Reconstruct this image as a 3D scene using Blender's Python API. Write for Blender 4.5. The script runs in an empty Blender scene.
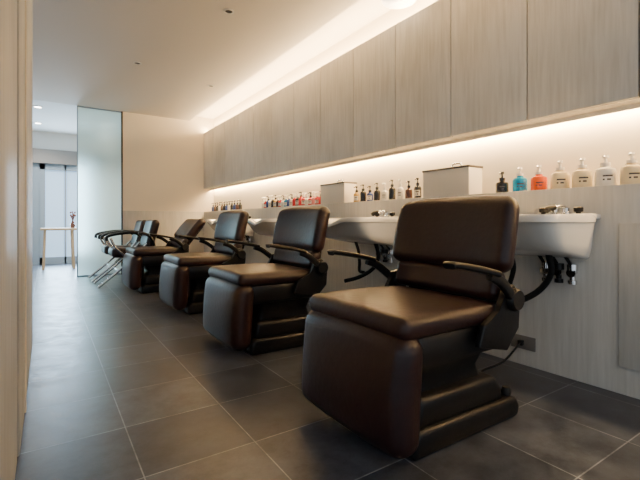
import bpy, bmesh, math, random
from mathutils import Vector, Matrix
random.seed(4)
SC=bpy.context.scene
COL=SC.collection

# ---------------------------------------------------------------- materials
def newmat(name):
    m=bpy.data.materials.new(name); m.use_nodes=True
    nt=m.node_tree; b=nt.nodes["Principled BSDF"]
    return m,nt,b
def mat(name,col,rough=.5,metal=0,bump=0,bscale=60,spec=.5,var=0,emit=None,es=0,trans=0,coat=0):
    m,nt,b=newmat(name)
    b.inputs["Base Color"].default_value=(*col,1)
    b.inputs["Roughness"].default_value=rough
    b.inputs["Metallic"].default_value=metal
    b.inputs["Specular IOR Level"].default_value=spec
    b.inputs["Transmission Weight"].default_value=trans
    b.inputs["Coat Weight"].default_value=coat
    if emit:
        b.inputs["Emission Color"].default_value=(*emit,1); b.inputs["Emission Strength"].default_value=es
    geo=nt.nodes.new("ShaderNodeNewGeometry")
    no=nt.nodes.new("ShaderNodeTexNoise"); no.inputs["Scale"].default_value=bscale
    no.inputs["Detail"].default_value=4
    nt.links.new(geo.outputs["Position"],no.inputs["Vector"])
    if bump:
        bp=nt.nodes.new("ShaderNodeBump"); bp.inputs["Strength"].default_value=bump; bp.inputs["Distance"].default_value=.01
        nt.links.new(no.outputs["Fac"],bp.inputs["Height"]); nt.links.new(bp.outputs["Normal"],b.inputs["Normal"])
    if var:
        rp=nt.nodes.new("ShaderNodeValToRGB")
        rp.color_ramp.elements[0].position=.3; rp.color_ramp.elements[1].position=.7
        rp.color_ramp.elements[0].color=(*[c*(1-var) for c in col],1)
        rp.color_ramp.elements[1].color=(*[min(1,c*(1+var)) for c in col],1)
        nt.links.new(no.outputs["Fac"],rp.inputs["Fac"]); nt.links.new(rp.outputs["Color"],b.inputs["Base Color"])
    return m
def wood(name,dark,light,sc=(14,14,.9),rough=.5):
    m,nt,b=newmat(name); b.inputs["Roughness"].default_value=rough
    geo=nt.nodes.new("ShaderNodeNewGeometry"); mp=nt.nodes.new("ShaderNodeMapping"); mp.inputs["Scale"].default_value=sc
    n1=nt.nodes.new("ShaderNodeTexNoise"); n1.inputs["Scale"].default_value=3; n1.inputs["Detail"].default_value=8; n1.inputs["Roughness"].default_value=.65
    n2=nt.nodes.new("ShaderNodeTexNoise"); n2.inputs["Scale"].default_value=1.6; n2.inputs["Detail"].default_value=2
    mx=nt.nodes.new("ShaderNodeMath"); mx.operation='ADD'
    m2=nt.nodes.new("ShaderNodeMath"); m2.operation='MULTIPLY'; m2.inputs[1].default_value=.5
    rp=nt.nodes.new("ShaderNodeValToRGB"); e=rp.color_ramp.elements
    e[0].position=.38; e[0].color=(*dark,1); e[1].position=.60; e[1].color=(*light,1)
    nt.links.new(geo.outputs["Position"],mp.inputs["Vector"]); nt.links.new(mp.outputs[0],n1.inputs["Vector"])
    nt.links.new(geo.outputs["Position"],n2.inputs["Vector"])
    nt.links.new(n1.outputs["Fac"],mx.inputs[0]); nt.links.new(n2.outputs["Fac"],mx.inputs[1])
    nt.links.new(mx.outputs[0],m2.inputs[0]); nt.links.new(m2.outputs[0],rp.inputs["Fac"]); nt.links.new(rp.outputs["Color"],b.inputs["Base Color"])
    return m
def tilemat():
    m,nt,b=newmat("slate_tiles")
    geo=nt.nodes.new("ShaderNodeNewGeometry"); mp=nt.nodes.new("ShaderNodeMapping")
    mp.inputs["Location"].default_value=(-.27,-.26,0)
    br=nt.nodes.new("ShaderNodeTexBrick"); br.offset=0; br.squash=1
    br.inputs["Scale"].default_value=1; br.inputs["Brick Width"].default_value=.40; br.inputs["Row Height"].default_value=.40
    br.inputs["Mortar Size"].default_value=.0025; br.inputs["Mortar Smooth"].default_value=.2; br.inputs["Bias"].default_value=0
    br.inputs["Color1"].default_value=(.026,.031,.042,1); br.inputs["Color2"].default_value=(.054,.061,.077,1); br.inputs["Mortar"].default_value=(.16,.17,.19,1)
    no=nt.nodes.new("ShaderNodeTexNoise"); no.inputs["Scale"].default_value=6; no.inputs["Detail"].default_value=12; no.inputs["Roughness"].default_value=.72
    rp=nt.nodes.new("ShaderNodeValToRGB"); e=rp.color_ramp.elements
    e[0].position=.38; e[0].color=(.52,.52,.54,1); e[1].position=.64; e[1].color=(1.7,1.7,1.7,1)
    mx=nt.nodes.new("ShaderNodeMix"); mx.data_type='RGBA'; mx.blend_type='MULTIPLY'; mx.inputs[0].default_value=1
    nt.links.new(geo.outputs["Position"],mp.inputs["Vector"]); nt.links.new(mp.outputs[0],br.inputs["Vector"])
    nt.links.new(geo.outputs["Position"],no.inputs["Vector"]); nt.links.new(no.outputs["Fac"],rp.inputs["Fac"])
    nt.links.new(br.outputs["Color"],mx.inputs[6]); nt.links.new(rp.outputs["Color"],mx.inputs[7]); nt.links.new(mx.outputs[2],b.inputs["Base Color"])
    rr=nt.nodes.new("ShaderNodeMapRange"); rr.inputs[1].default_value=.35; rr.inputs[2].default_value=.65; rr.inputs[3].default_value=.29; rr.inputs[4].default_value=.42
    nt.links.new(no.outputs["Fac"],rr.inputs[0]); nt.links.new(rr.outputs[0],b.inputs["Roughness"])
    b.inputs["Specular IOR Level"].default_value=.35
    ad=nt.nodes.new("ShaderNodeMath"); ad.operation='MULTIPLY_ADD'; ad.inputs[1].default_value=-1.0
    nm=nt.nodes.new("ShaderNodeMath"); nm.operation='MULTIPLY'; nm.inputs[1].default_value=.5
    nt.links.new(no.outputs["Fac"],nm.inputs[0]); nt.links.new(br.outputs["Fac"],ad.inputs[0]); nt.links.new(nm.outputs[0],ad.inputs[2])
    bp=nt.nodes.new("ShaderNodeBump"); bp.inputs["Strength"].default_value=.35; bp.inputs["Distance"].default_value=.006
    nt.links.new(ad.outputs[0],bp.inputs["Height"]); nt.links.new(bp.outputs["Normal"],b.inputs["Normal"])
    return m
M={}
M['tile']=tilemat()
M['cab']=wood("greyed_oak_laminate",(.53,.51,.46),(.72,.70,.65))
M['low']=wood("pale_oak_laminate",(.54,.52,.47),(.68,.66,.61))
M['left']=wood("beige_wood_panel",(.42,.43,.43),(.60,.61,.61))
M['cream']=mat("cream_plaster",(.88,.80,.66),.8,bump=.05)
M['ceil']=mat("ceiling_plaster",(.72,.68,.62),.9,bump=.03)
M['white']=mat("white_plaster",(.82,.81,.78),.8)
M['leather']=mat("brown_leather",(.0155,.0046,.0048),.40,bump=.12,bscale=38,spec=.36,var=.10)
M['black']=mat("black_plastic",(.004,.004,.0045),.38,bump=.05,spec=.28)
M['rubber']=mat("black_rubber",(.006,.006,.006),.6,spec=.3)
M['chrome']=mat("chrome",(.70,.70,.70),.12,1)
M['ceramic']=mat("white_ceramic",(.88,.85,.78),.12,coat=.5)
M['alum']=mat("aluminium",(.30,.37,.44),.35,.4)
M['plate']=mat("grey_plate",(.16,.15,.14),.4)
M['dark']=mat("dark_metal",(.06,.055,.05),.4,.5)
M['led']=mat("warm_led",(1,.8,.5),.5,emit=(1,.67,.33),es=165)
M['led2']=mat("warm_cove_led",(1,.8,.5),.5,emit=(1,.68,.34),es=245)
M['lamp']=mat("downlight_glow",(1,1,1),.5,emit=(1,.93,.82),es=25)
M['globe']=mat("lamp_diffuser",(.9,.9,.88),.3,emit=(1,.92,.8),es=2)
M['frost']=mat("frosted_glass",(.70,.84,.78),.30,trans=.75,spec=.5,var=.06,bscale=1.1)
M['dglass']=mat("door_glass_glow",(.36,.47,.58),.15,trans=.12,emit=(.48,.73,1.0),es=.95)  # blue emission in the pane stands in for daylight behind it
M['boxw']=mat("ivory_box",(.76,.71,.62),.5)
M['lid']=mat("box_lid_dark",(.10,.085,.07),.5)
M['tablew']=mat("pale_table_wood",(.52,.37,.22),.5,var=.1,bscale=8)
M['lab']=mat("paper_label",(.8,.78,.72),.6)
M['ink']=mat("label_ink",(.05,.04,.04),.6)
for n,c in dict(b_black=(.012,.012,.014),b_blue=(.008,.27,.52),b_orange=(.85,.11,.005),b_cream=(.82,.68,.42),b_white=(.86,.82,.74),
    b_red=(.55,.02,.02),b_brown=(.08,.03,.02),b_navy=(.03,.06,.22),b_pink=(.7,.25,.25),b_amber=(.6,.38,.10)).items():
    M[n]=mat(n.replace('b_','')+"_bottle_plastic",c,.22,coat=.3)

# ---------------------------------------------------------------- mesh helpers
def obj_from_bm(bm,name,mats,smooth=True,parent=None,loc=None):
    me=bpy.data.meshes.new(name); bmesh.ops.recalc_face_normals(bm,faces=bm.faces[:]); bm.to_mesh(me); bm.free()
    for m in (mats if isinstance(mats,(list,tuple)) else [mats]): me.materials.append(m)
    if smooth:
        for p in me.polygons: p.use_smooth=True
        me.set_sharp_from_angle(angle=math.radians(42))
    o=bpy.data.objects.new(name,me); COL.objects.link(o)
    if parent is not None: o.parent=parent
    if loc is not None: o.location=loc
    return o
def box(name,lo,hi,m,bev=0,parent=None,segs=2):
    bm=bmesh.new(); bmesh.ops.create_cube(bm,size=1)
    c=[(a+b)/2 for a,b in zip(lo,hi)]; s=[b-a for a,b in zip(lo,hi)]
    for v in bm.verts: v.co=Vector([v.co[i]*s[i]+c[i] for i in range(3)])
    if bev: bmesh.ops.bevel(bm,geom=bm.edges[:],offset=bev,segments=segs,affect='EDGES',profile=.5)
    return obj_from_bm(bm,name,m,smooth=bool(bev),parent=parent)
def axis_samples(h,r,n):
    out=[]
    for a in (45,30,15,0): out.append(-(h-r)-r*math.tan(math.radians(a)))
    for i in range(1,n): out.append(-(h-r)+2*(h-r)*i/n)
    for a in (0,15,30,45): out.append((h-r)+r*math.tan(math.radians(a)))
    return out
def cushion(name,size,r,m,deform=None,parent=None,n=8,mat_mx=None):
    hx,hy,hz=[s/2 for s in size]; r=min(r,hx*.98,hy*.98,hz*.98)
    S=[axis_samples(h,r,n) for h in (hx,hy,hz)]; H=(hx,hy,hz)
    bm=bmesh.new()
    for ax in range(3):
        u,v=(ax+1)%3,(ax+2)%3
        for sg in (-1,1):
            grid=[]
            for a in S[u]:
                row=[]
                for b in S[v]:
                    p=[0,0,0]; p[ax]=sg*H[ax]; p[u]=a; p[v]=b
                    inn=[max(-(H[i]-r),min(H[i]-r,p[i])) for i in range(3)]
                    d=Vector([p[i]-inn[i] for i in range(3)]); d.normalize()
                    q=Vector(inn)+d*r
                    if deform: q=deform(q,H)
                    if mat_mx: q=mat_mx@q
                    row.append(bm.verts.new(q))
                grid.append(row)
            for i in range(len(grid)-1):
                for j in range(len(grid[0])-1):
                    bm.faces.new((grid[i][j],grid[i+1][j],grid[i+1][j+1],grid[i][j+1]))
    bmesh.ops.remove_doubles(bm,verts=bm.verts[:],dist=1e-5)
    return obj_from_bm(bm,name,m,parent=parent)
def catmull(pts,k=8,closed=False):
    P=[Vector(p) for p in pts]; out=[]
    n=len(P)
    for i in range(n-1):
        p0=P[i-1] if i>0 else P[0]*2-P[1]; p1=P[i]; p2=P[i+1]; p3=P[i+2] if i+2<n else P[-1]*2-P[-2]
        for j in range(k):
            t=j/k
            out.append(.5*((2*p1)+(-p0+p2)*t+(2*p0-5*p1+4*p2-p3)*t*t+(-p0+3*p1-3*p2+p3)*t**3))
    out.append(P[-1]); return out
def tube_into(bm,pts,rx,ry=None,seg=10,k=8,e=2):
    ry=ry or rx; C=catmull(pts,k); rings=[]
    prevn=None
    sp=lambda v:math.copysign(abs(v)**(2/e),v)
    for i,c in enumerate(C):
        t=(C[min(i+1,len(C)-1)]-C[max(i-1,0)]).normalized()
        if prevn is None:
            a=Vector((0,1,0)) if abs(t.y)<.9 else Vector((1,0,0))
        else: a=prevn
        nrm=(a-t*a.dot(t)).normalized(); bi=t.cross(nrm); prevn=nrm
        rings.append([bm.verts.new(c+nrm*rx*sp(math.cos(2*math.pi*s/seg))+bi*ry*sp(math.sin(2*math.pi*s/seg))) for s in range(seg)])
    for a,b in zip(rings,rings[1:]):
        for s in range(seg): bm.faces.new((a[s],a[(s+1)%seg],b[(s+1)%seg],b[s]))
    bm.faces.new(rings[0]); bm.faces.new(rings[-1])
def tube(name,pts,r,m,parent=None,ry=None,seg=10,k=8,e=2):
    bm=bmesh.new(); tube_into(bm,pts,r,ry,seg,k,e); return obj_from_bm(bm,name,m,parent=parent)
def lathe_into(bm,prof,seg=24,c=(0,0,0),mi=0,axis='z'):
    rings=[]
    for r,z in prof:
        ring=[]
        for s in range(seg):
            a=2*math.pi*s/seg
            p=(r*math.cos(a),r*math.sin(a),z)
            if axis=='y': p=(p[0],p[2],p[1])
            if axis=='x': p=(p[2],p[0],p[1])
            ring.append(bm.verts.new((c[0]+p[0],c[1]+p[1],c[2]+p[2])))
        rings.append(ring)
    for a,b in zip(rings,rings[1:]):
        for s in range(seg):
            f=bm.faces.new((a[s],a[(s+1)%seg],b[(s+1)%seg],b[s])); f.material_index=mi
    for rg in (rings[0],rings[-1]):
        f=bm.faces.new(rg); f.material_index=mi
def lathe(name,prof,m,seg=24,c=(0,0,0),parent=None,axis='z'):
    bm=bmesh.new(); lathe_into(bm,prof,seg,c,axis=axis); return obj_from_bm(bm,name,m,parent=parent)
def prism(name,prof,y0,y1,m,bev=0,parent=None):
    bm=bmesh.new()
    A=[bm.verts.new((x,y0,z)) for x,z in prof]; B=[bm.verts.new((x,y1,z)) for x,z in prof]
    n=len(prof)
    bm.faces.new(A); bm.faces.new(B)
    for i in range(n): bm.faces.new((A[i],A[(i+1)%n],B[(i+1)%n],B[i]))
    if bev: bmesh.ops.bevel(bm,geom=bm.edges[:],offset=bev,segments=3,affect='EDGES',profile=.5)
    return obj_from_bm(bm,name,m,smooth=bool(bev),parent=parent)
def empty(name,loc,label,cat,group=None):
    e=bpy.data.objects.new(name,None); e.empty_display_size=.1; e.location=loc; COL.objects.link(e)
    tag(e,label,cat,group); return e
def tag(o,label,cat,group=None):
    o["label"]=label; o["category"]=cat
    if group: o["group"]=group
def struct(o): o["kind"]="structure"; return o
def dup(root,loc,label=None):
    n=root.copy(); COL.objects.link(n); n.location=loc
    if label: n["label"]=label
    def rec(src,dst):
        for c in list(src.children):
            k=c.copy(); COL.objects.link(k); k.parent=dst; rec(c,k)
    rec(root,n); return n

# ---------------------------------------------------------------- room shell
W=2.36; WB=2.55; YE=7.35; CZ=2.65; LZ=1.035
struct(box("floor",(-3,-2.5,-.1),(WB,10.2,0),M['tile']))
struct(box("wall_right",(WB,-1.5,0),(WB+.12,YE,2.92),M['cream']))
struct(box("trim_6",(W,-1.5,0),(WB,YE-.001,LZ),M['low'],.002))
o=prism("ceiling",[(-3,CZ),(2.11,CZ),(2.11,2.74),(WB,2.74),(WB,2.92),(-3,2.92)],-2.5,YE,M['ceil']); struct(o)
struct(box("trim_1",(-3,YE,CZ),(2.05,10.2,2.8),M['white']))
struct(box("wall_back",(1.03,YE,0),(WB+.12,YE+.12,2.92),M['cream']))
struct(box("trim_2",(1.03,YE-.03,0),(W,YE,LZ),M['low'],.003))
struct(box("wall_far",(-1.6,9.9,2.02),(WB,10.02,CZ),M['white']))
struct(box("wall_far.001",(.75,9.9,0),(WB,10.02,2.02),M['white']))
struct(box("trim_3",(-1.6,9.8,2.02),(WB,9.9,2.3),mat("grey_header",(.24,.23,.22),.6)))
struct(box("wall_far.002",(-1.6,9.9,0),(-.12,10.02,2.02),M['alum']))
d=box("door_1",(-.12,9.92,0),(.75,9.95,2.02),M['dglass']); struct(d)
for i,(a,b,c,e) in enumerate([(-.12,-.03,0,2.02),(.66,.75,0,2.02),(-.12,.75,1.90,2.02),(-.12,.75,0,.14),(.30,.33,0,2.02)]):
    f=box("door_frame",(a,9.88,c),(b,9.92,e),M['alum'],parent=d)
struct(box("wall_left",(-.16,1.84,0),(-.083,3.45,CZ),M['left'],.004))
struct(box("wall_left.001",(-.20,.90,0),(-.088,1.80,CZ),M['left'],.004))
struct(box("trim_4",(-.16,1.80,0),(-.10,1.84,CZ),M['dark']))
struct(box("trim_5",(-.083,2.25,0),(-.077,2.29,CZ),M['cream']))
struct(box("wall_side",(-1.7,3.45,0),(-1.6,10.02,CZ),M['white']))
e=empty("glass_partition",(0.71,YE+.02,0),"full-height frosted greenish glass screen beside the end wall","partition")
box("glass_pane",(-.31,-.008,.02),(.30,.008,CZ-.02),M['frost'],parent=e)
box("frame_post",(.295,-.03,0),(.32,.02,CZ),M['dark'],.002,parent=e)
box("frame_post",(-.325,-.012,0),(-.31,.012,CZ),M['alum'],.002,parent=e)
box("frame_rail",(-.31,-.012,0),(.295,.012,.02),M['alum'],parent=e)
box("frame_rail",(-.31,-.012,CZ-.02),(.295,.012,CZ),M['alum'],parent=e)
p=box("wall_panel",(W-.012,-.4,.14),(W,.866,.845),M['low'],.002); tag(p,"flat pale wood access panel on the lower wall","panel")

# ---------------------------------------------------------------- wall cabinets
cw=.55; y0=1.338-cw*4
cab=empty("wall_cabinet",(W,y0,1.45),"tall greyed-oak handleless overhead cabinet above the ledge","cabinet","row of overhead wall cabinets")
box("cabinet_body",(.022,0.001,0),(WB-W,cw-.001,1.01),M['cab'],parent=cab)
box("cabinet_door",(0,.004,.002),(.020,cw-.004,1.008),M['cab'],.0015,parent=cab)
box("door_gap_strip",(.019,-.004,.002),(.0225,.004,1.008),M['dark'],parent=cab)
i=1
while y0+cw*(i+1)<=YE+.01:
    dup(cab,(W,y0+cw*i,1.45)); i+=1
yl=y0+cw*i
if YE-yl>.05:
    c2=empty("wall_cabinet",(W,yl,1.45),"narrow greyed-oak filler cabinet beside the end wall","cabinet","row of overhead wall cabinets")
    box("cabinet_body",(.022,0.001,0),(WB-W,YE-yl-.001,1.01),M['cab'],parent=c2)
    box("cabinet_door",(0,.003,.002),(.020,YE-yl-.003,1.008),M['cab'],.0015,parent=c2)
l=box("led_strip",(2.505,-1.0,1.442),(2.53,YE-.02,1.45),M['led']); tag(l,"warm LED strip under the overhead cabinets","light")
struct(box("trim_7",(2.478,-1.0,1.425),(2.486,YE-.001,1.45),M['cream']))  # added lip that screens the bright LED strip from the camera
l=box("led_strip",(2.40,-1.0,2.46),(2.43,YE-.02,2.47),M['led2']); tag(l,"warm LED strip on top of the overhead cabinets","light")

# ---------------------------------------------------------------- shampoo chair
def build_chair(loc,recline,label):
    R=empty("shampoo_chair",loc,label,"chair","row of shampoo chairs")
    B,L=M['black'],M['leather']
    prism("base",[(-.27,0),(.385,0),(.395,.05),(.37,.09),(-.24,.105),(-.27,.07)],-.26,.26,B,.022,parent=R)
    prism("base_cover",[(-.24,.09),(.31,.08),(.29,.15),(.25,.20),(-.22,.21)],-.24,.24,B,.03,parent=R)
    bm=bmesh.new()
    secs=[(-.20,.22,.20,.18),(-.18,.20,.19,.25),(-.20,.21,.21,.30),(-.25,.22,.24,.36)]
    rings=[]
    for x0,x1,hy,z in secs:
        r=.04; pts=[]
        for cx,cy,a0 in ((x1-r,hy-r,0),(x0+r,hy-r,90),(x0+r,-hy+r,180),(x1-r,-hy+r,270)):
            for a in (0,30,60,90):
                t=math.radians(a0+a); pts.append(bm.verts.new((cx+r*math.cos(t),cy+r*math.sin(t),z)))
        rings.append(pts)
    for a,b in zip(rings,rings[1:]):
        for s in range(len(a)): bm.faces.new((a[s],a[(s+1)%len(a)],b[(s+1)%len(b)],b[s]))
    bm.faces.new(rings[0]); bm.faces.new(rings[-1])
    obj_from_bm(bm,"pedestal",B,parent=R)
    box("seat_frame",(-.28,-.285,.33),(.25,.285,.45),B,.022,parent=R)
    def sd(q,H):
        fx,fy=q.x/H[0],q.y/H[1]
        if q.z>0: q.z+=.016*(1-fx*fx)*(1-fy**4)-.004*fx+.003*math.sin(q.x*34)*math.sin(q.y*27)*(1-fy*fy)
        return q
    cushion("seat",(.58,.61,.080),.038,L,sd,R,mat_mx=Matrix.Translation((-.075,0,.484)))
    def ld(q,H):
        fz,fy=q.z/H[2],q.y/H[1]
        if q.x<0: q.x-=.024*(1-fz*fz)*(1-fy**4)
        q.x+=.012*fz
        if fz>0: q.z-=.016*fy*fy
        else: q.z+=.010*fy*fy
        return q
    cushion("legrest",(.125,.64,.43),.058,L,ld,R,mat_mx=Matrix.Translation((-.330,0,.262)))
    box("legrest_bracket",(-.28,-.2,.15),(-.23,.2,.38),B,.01,parent=R)
    T=Matrix.Translation((.215,0,.515))@Matrix.Rotation(math.radians(recline),4,'Y')
    def bd(q,H):
        fz,fy=q.z/H[2],q.y/H[1]
        q.x-=.045*fy*fy
        if q.x<0: q.x-=.012*(1-fz*fz)*(1-fy*fy)
        if fz>0:
            q.z-=.030*abs(fy)**3
            q.y*=1-.035*fz*fz
            q.x+=.012*fz*fz
        return q
    cushion("backrest",(.100,.66,.345),.048,L,bd,R,n=12,mat_mx=T@Matrix.Translation((0,0,.295)))
    cushion("lumbar_cushion",(.090,.58,.13),.036,L,lambda q,H:Vector((q.x-.035*(q.y/H[1])**2,q.y,q.z)),R,mat_mx=T@Matrix.Translation((0.006,0,.070)))
    cushion("back_shell",(.03,.50,.40),.012,B,lambda q,H:Vector((q.x-.04*(q.y/H[1])**2,q.y,q.z)),R,n=5,mat_mx=T@Matrix.Translation((.058,0,.18)))
    for s in (-1,1):
        y=s*.35
        tube("armrest",[(-.20,y,.700),(-.18,y,.703),(-.06,y,.684),(.05,y,.660),(.07,y,.654)],.025,B,R,ry=.012,seg=16,e=4)
        tube("armrest_support",[(.03,y,.652),(.10,y,.624),(.17,y*.98,.572),(.21,y*.96,.535)],.013,B,R,ry=.020,seg=14,e=4)
        prism("side_bracket",[(.00,.38),(.18,.34),(.26,.42),(.27,.55),(.225,.60),(.17,.59),(.13,.50),(.03,.46)],s*.318-.013,s*.318+.013,B,.006,parent=R)
        lathe("hinge",[(.001,-.03),(.038,-.03),(.046,-.02),(.046,.02),(.038,.03),(0.001,.03)],B,20,(.215,s*.328,.54),R,'y')
        lathe("lever",[(.001,-.01),(.018,-.008),(.022,.01),(.016,.03),(.001,.032)],M['rubber'],14,(.345,s*.22,.095),R)
    return R
lab="dark brown leather shampoo chair with legrest and black arms"
c1=build_chair((1.34,1.27,0),12,lab)
dup(c1,(1.34,2.65,0)); dup(c1,(1.34,4.04,0))
c4=build_chair((1.20,5.46,0),38,"dark brown leather shampoo chair with lowered reclined back")

# ---------------------------------------------------------------- basins
def superring(bm,cx,cy,hx,hy,z,n=56,e=6,notch=0,slope=0):
    out=[]
    for s in range(n):
        a=2*math.pi*s/n; ca,sa=math.cos(a),math.sin(a)
        x=hx*math.copysign(abs(ca)**(2/e),ca); y=hy*math.copysign(abs(sa)**(2/e),sa)
        zz=z+slope*(1-x/hx)/2
        if notch and x<0: zz-=notch*math.exp(-(y/.10)**2)*min(1,(-x/hx)**2)
        out.append(bm.verts.new((cx+x,cy+y,zz)))
    return out
def build_basin(loc):
    R=empty("shampoo_basin",loc,"white ceramic shampoo basin with mixer tap, fixed to the wall","basin","row of shampoo basins")
    bm=bmesh.new(); rings=[]
    data=[(-.18,.18,.285,.650,0,.06),(-.195,.195,.300,.662,0,.065),(-.215,.215,.312,.72,.0,.04),(-.238,.238,.322,.80,.01,.02),(-.247,.247,.327,.835,.03,.005),(-.252,.252,.330,.846,.035,0),(-.256,.256,.336,.850,.04,0),
          (-.256,.256,.336,.874,.05,0),(-.256,.250,.330,.884,.05,0),(-.253,.23,.308,.885,.05,0),(-.265,.185,.265,.870,.045,0),(-.27,.17,.245,.82,.02,0),(-.27,.14,.21,.76,.0,0),(-.27,.08,.11,.745,0,0)]
    for cx,hx,hy,z,nt,sl in data: rings.append(superring(bm,cx,0,hx,hy,z,notch=nt,slope=sl))
    for a,b in zip(rings,rings[1:]):
        for s in range(len(a)): bm.faces.new((a[s],a[(s+1)%len(a)],b[(s+1)%len(b)],b[s]))
    bm.faces.new(rings[0]); bm.faces.new(rings[-1])
    obj_from_bm(bm,"bowl",M['ceramic'],parent=R)
    cushion("rear_deck",(.10,.65,.03),.012,M['ceramic'],None,R,n=3,mat_mx=Matrix.Translation((-.05,0,.878)))
    lathe("faucet",[(.001,.0),(.026,.0),(.026,.010),(.018,.015),(.016,.036),(.001,.040)],M['chrome'],18,(-.06,-.18,.889),R)
    for k,dy in enumerate((-.06,.06,.12)):
        lathe("faucet_knob",[(.001,0),(.014,0),(.012,.012),(.022,.016),(.023,.035),(.016,.042),(.001,.043)],M['chrome'] if k==1 else M['black'],16,(-.06,-.18+dy,.889),R)
    tube("spout",[(-.06,-.18,.924),(-.09,-.175,.934),(-.14,-.16,.926)],.010,M['chrome'],R)
    tube("hand_shower",[(-.14,-.16,.928),(-.17,-.145,.920),(-.185,-.14,.908)],.016,M['black'],R)
    for dy in (-.06,-.13,-.20):
        lathe("stop_valve",[(.001,-.05),(.022,-.05),(.022,-.03),(.014,-.028),(.014,.02),(.026,.022),(.026,.055),(.001,.056)],M['black'] if dy==-.13 else M['chrome'],14,(-.035,dy,.570),R)
        lathe("valve_stub",[(.024,-.055),(.024,-.045),(.010,-.043),(.010,0)],M['chrome'],12,(0,dy,.58),R,'x')
        tube("supply_hose",[(-.035,dy,.60),(-.045,dy+.01,.63),(-.08,dy+.02,.675)],.009,M['rubber'],R)
    tube("drain_hose",[(-.14,-.13,.68),(-.10,-.12,.57),(-.09,-.04,.46),(-.14,.08,.38),(-.22,.18,.34)],.017,M['rubber'],R)
    tube("drain_hose",[(-.20,.06,.70),(-.17,.05,.60),(-.12,.10,.50),(-.07,.16,.42),(0,.18,.40)],.014,M['rubber'],R)
    return R
b1=build_basin((W,1.27,0))
for y in (2.65,4.04,5.42): dup(b1,(W,y,0))

def socket(y):
    R=empty("power_socket",(W,y,.135),"small dark grey twin wall socket with a plugged black cord","socket","wall sockets behind the chairs")
    box("socket_plate",(-.008,-.075,-.04),(0,.075,.04),M['plate'],.003,parent=R)
    box("plug",(-.035,-.01,-.015),(-.008,.018,.015),M['rubber'],.004,parent=R)
    tube("power_cord",[(-.03,.004,0),(-.07,.01,-.03),(-.16,.03,-.095),(-.30,.06,-.125),(-.50,.0,-.125),(-.62,-.04,-.10)],.006,M['rubber'],R)
    return R
s=socket(1.36)
for y in (2.74,4.13): dup(s,(W,y,.135))

# ---------------------------------------------------------------- things on the ledge
def bottle(y,color,h=.10,r=.042,pump='b_white',x=2.44,label="pump bottle",group="pump bottles on the ledge",tall=.055,lab=True):
    R=empty("pump_bottle",(x,y,LZ),label,"bottle",group)
    lathe("bottle_body",[(.001,0),(r*.94,0),(r,.006),(r,h*.78),(r*.9,h*.90),(r*.45,h),(r*.42,h+.008),(.001,h+.008)],M[color],20,parent=R)
    bm=bmesh.new()
    z=h+.008
    lathe_into(bm,[(.001,z),(r*.48,z),(r*.48,z+tall*.28),(r*.2,z+tall*.32),(r*.14,z+tall*.7),(r*.3,z+tall*.74),(r*.3,z+tall),(.001,z+tall)],12)
    tube_into(bm,[(0,0,z+tall*.88),(-.02,-.004,z+tall*.9),(-.036,-.008,z+tall*.72)],.0055,seg=6,k=3)
    obj_from_bm(bm,"pump",M[pump],parent=R)
    if lab:
        bm=bmesh.new(); rr=r+.0006; a0,a1=math.radians(165),math.radians(262); n=9; z0,z1=h*.2,h*.66
        G=[[bm.verts.new((rr*math.cos(a0+(a1-a0)*i/n),rr*math.sin(a0+(a1-a0)*i/n),z)) for z in (z0,z0+(z1-z0)*.22,z0+(z1-z0)*.40,z0+(z1-z0)*.62,z0+(z1-z0)*.8,z1)] for i in range(n+1)]
        for i in range(n):
            for j in range(5):
                f=bm.faces.new((G[i][j],G[i+1][j],G[i+1][j+1],G[i][j+1])); f.material_index=1 if (j in(1,3) and 2<=i<=6 and not(j==1 and i%3==0)) else 0
        obj_from_bm(bm,"bottle_label",[M['lab'] if lab is True else M[lab],M['ink']],parent=R)
    return R
bottle(1.548,'b_black',.075,.038,'b_black',label="squat black pump bottle on the lit ledge",lab='b_black')
bottle(1.428,'b_blue',.092,.042,'b_white',label="blue pump bottle with white pump on the ledge",lab='b_blue')
bottle(1.31,'b_orange',.09,.045,'b_white',label="bright orange pump bottle on the ledge",lab='b_orange')
for y,c in ((1.19,'b_cream'),(1.074,'b_cream'),(.96,'b_white'),(.845,'b_cream'),(.73,'b_white')):
    bottle(y,c,.102,.048,'b_white',label="round cream pump bottle with printed label on the ledge",lab=c)
for k in range(9):
    c=['b_black','b_brown','b_white','b_black','b_white','b_black','b_navy','b_black','b_amber'][k]
    bottle(2.27+k*.096,c,[.10,.085,.105,.11,.09,.10,.08,.10,.09][k],.029,'b_black' if c!='b_white' else 'b_white',label="slim %s pump bottle on the ledge"%c[2:],lab=False if k%2 else True)
for k in range(21):
    y=3.64+k*.070
    c=['b_red','b_red','b_pink','b_red','b_white','b_red','b_red','b_black','b_red','b_white','b_navy','b_blue','b_white','b_red','b_brown','b_amber','b_black','b_white','b_navy','b_red','b_white'][k]
    bottle(y,c,.08+.02*random.random(),.030,'b_white' if k%3 else 'b_black',label="%s hair product pump bottle on the ledge"%c[2:],lab=bool(k%2))
for k in range(12):
    bottle(5.85+k*.11,['b_black','b_brown','b_navy'][k%3] if k not in (4,8) else 'b_white',.085,.028,'b_black',label="small dark product bottle on the ledge",lab=False)
def ibox(y):
    R=empty("storage_box",(2.375,y,LZ),"flat ivory storage box with dark lid edge on the ledge","box","storage boxes on the ledge")
    box("box_body",(0,-.205,0),(.15,.205,.19),M['boxw'],.004,parent=R)
    box("box_lid",(-.004,-.21,.19),(.154,.21,.203),M['lid'],.003,parent=R)
    tube("handle",[(.06,-.10,.20),(.06,-.09,.23),(.06,-.03,.23),(.06,-.02,.20)],.007,M['chrome'],R)
    return R
ib=ibox(1.955); dup(ib,(2.375,3.35,LZ))

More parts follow.
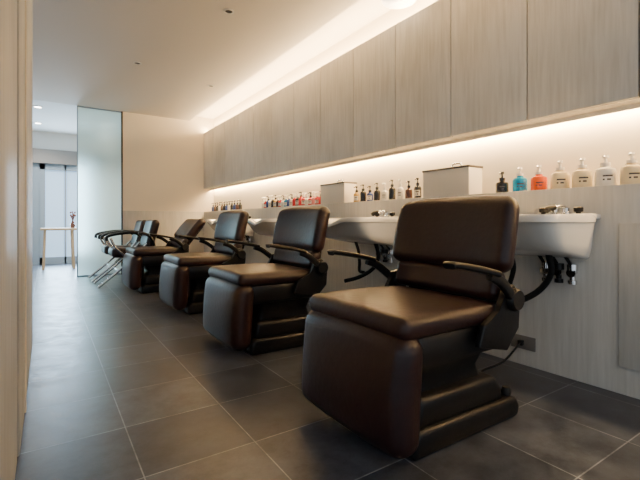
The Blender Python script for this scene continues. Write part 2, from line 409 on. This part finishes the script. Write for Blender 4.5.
# ---------------------------------------------------------------- waiting chairs
def waiting(loc):
    R=empty("waiting_chair",loc,"dark brown padded armchair with chrome tube legs and black arms","chair","waiting chairs near the glass screen")
    for s in (-1,1):
        y=s*.25
        tube("leg",[(-.44,y,.016),(-.22,y,.20),(.0,y,.40),(.14,y,.56)],.016,M['chrome'],R)
        tube("leg",[(.26,y,.016),(.10,y,.20),(-.10,y,.38),(-.24,y,.52),(-.30,y,.64)],.016,M['chrome'],R)
        tube("armrest",[(-.35,y,.61),(-.32,y,.67),(-.1,y,.71),(.10,y,.70),(.20,y,.62),(.24,y,.50)],.028,M['black'],R,ry=.02)
    tube("cross_bar",[(-.20,-.25,.21),(-.20,.25,.21)],.010,M['chrome'],R)
    cushion("seat",(.50,.47,.13),.05,M['leather'],None,R,mat_mx=Matrix.Translation((-.03,0,.43))@Matrix.Rotation(math.radians(5),4,'Y'))
    cushion("backrest",(.11,.49,.42),.05,M['leather'],lambda q,H:Vector((q.x-.03*(q.y/H[1])**2,q.y,q.z)),R,mat_mx=Matrix.Translation((.24,0,.67))@Matrix.Rotation(math.radians(14),4,'Y'))
    return R
w=waiting((.98,6.14,0)); dup(w,(.96,6.78,0))

T=empty("side_table",(.18,8.95,0),"small light wooden side table before the glazed door","table")
cushion("table_top",(.56,.42,.04),.008,M['tablew'],None,T,n=2,mat_mx=Matrix.Translation((0,0,.72)))
for sx in (-1,1):
    for sy in (-1,1): tube("leg",[(sx*.21,sy*.16,.71),(sx*.22,sy*.17,.35),(sx*.235,sy*.18,0)],.022,M['tablew'],T)
V=empty("flower_vase",(.40,8.92,.74),"small brown vase with dark dried flowers on the table","vase")
lathe("vase_body",[(.001,0),(.03,0),(.045,.04),(.03,.09),(.018,.12),(.022,.13),(.001,.13)],M['b_brown'],16,parent=V)
bm=bmesh.new()
for k in range(14):
    a=random.random()*6.28; rr=random.random()*.07; z=.2+random.random()*.10
    tube_into(bm,[(0,0,.11),(rr*.4*math.cos(a),rr*.4*math.sin(a),.17),(rr*math.cos(a),rr*math.sin(a),z)],.003,seg=5,k=2)
    bmesh.ops.create_icosphere(bm,subdivisions=1,radius=.018,matrix=Matrix.Translation((rr*math.cos(a),rr*math.sin(a),z)))
obj_from_bm(bm,"dried_flowers",mat("dried_flower_brown",(.16,.06,.04),.7),parent=V)

# ---------------------------------------------------------------- ceiling fittings
def downlight(x,y,on,z=CZ,r=.05):
    R=empty("downlight",(x,y,z),"lit round recessed ceiling downlight" if on else "small dark unlit recessed ceiling spot","light")
    lathe("trim_ring",[(r,-.001),(r,-.008),(r*.72,-.010),(r*.70,-.001)],M['white'],20,parent=R)
    lathe("lamp",[(.001,-.002),(r*.7,-.002),(r*.7,-.004),(.001,-.004)],M['lamp'] if on else M['dark'],20,parent=R)
    return R
for x,y,on in ((1.29,3.34,0),(1.80,5.3,0),(.85,5.0,0),(-.12,7.77,1),(-.136,9.04,1),(.9,8.5,1)): downlight(x,y,on,r=.045 if not on else .07)
G=empty("ceiling_lamp",(2.30,2.33,2.74),"round white disc lamp hanging in the ceiling cove","lamp")
lathe("lamp_shade",[(.001,-.175),(.09,-.17),(.135,-.15),(.14,-.13),(.12,-.11),(.02,-.10),(.001,-.10)],M['globe'],32,parent=G)
lathe("stem",[(.001,-.105),(.02,-.105),(.02,0),(.001,0)],M['white'],16,parent=G)

def area(name,loc,rot,sx,sy,e,col):
    l=bpy.data.lights.new(name,'AREA'); l.shape='RECTANGLE'; l.size=sx; l.size_y=sy; l.energy=e; l.color=col
    o=bpy.data.objects.new(name,l); o.location=loc; o.rotation_euler=rot; COL.objects.link(o); return o
def spot(loc,e,col,ang=110):
    l=bpy.data.lights.new("downlight_and_fill_beam",'SPOT'); l.energy=e; l.color=col; l.spot_size=math.radians(ang); l.spot_blend=.8; l.shadow_soft_size=.06
    o=bpy.data.objects.new("downlight_and_fill_beam",l); o.location=loc; COL.objects.link(o); return o
spot((-.12,7.77,2.62),140,(1,.93,.82),150); spot((-.136,9.04,2.62),130,(1,.93,.82),150); spot((.9,8.5,2.62),220,(1,.94,.86),150)
area("door_daylight",(.3,9.8,1.1),(math.radians(-90),0,0),.8,1.8,130,(.55,.78,1))
spot((.9,-1.2,2.6),50,(1,.9,.78),140)  # added fill spot behind the camera, no ceiling fitting here

w_=bpy.data.worlds.new("World"); SC.world=w_; w_.use_nodes=True
bg=w_.node_tree.nodes["Background"]; bg.inputs[0].default_value=(.82,.91,1,1); bg.inputs[1].default_value=1.05

# ---------------------------------------------------------------- camera
cam=bpy.data.cameras.new("camera"); cam.sensor_width=36; cam.lens=410/640*36; cam.shift_y=-18/640; cam.clip_start=.02
co=bpy.data.objects.new("camera",cam); co.location=(0,0,.85); co.rotation_euler=(math.radians(90),0,-math.radians(33.66)); COL.objects.link(co)
SC.camera=co
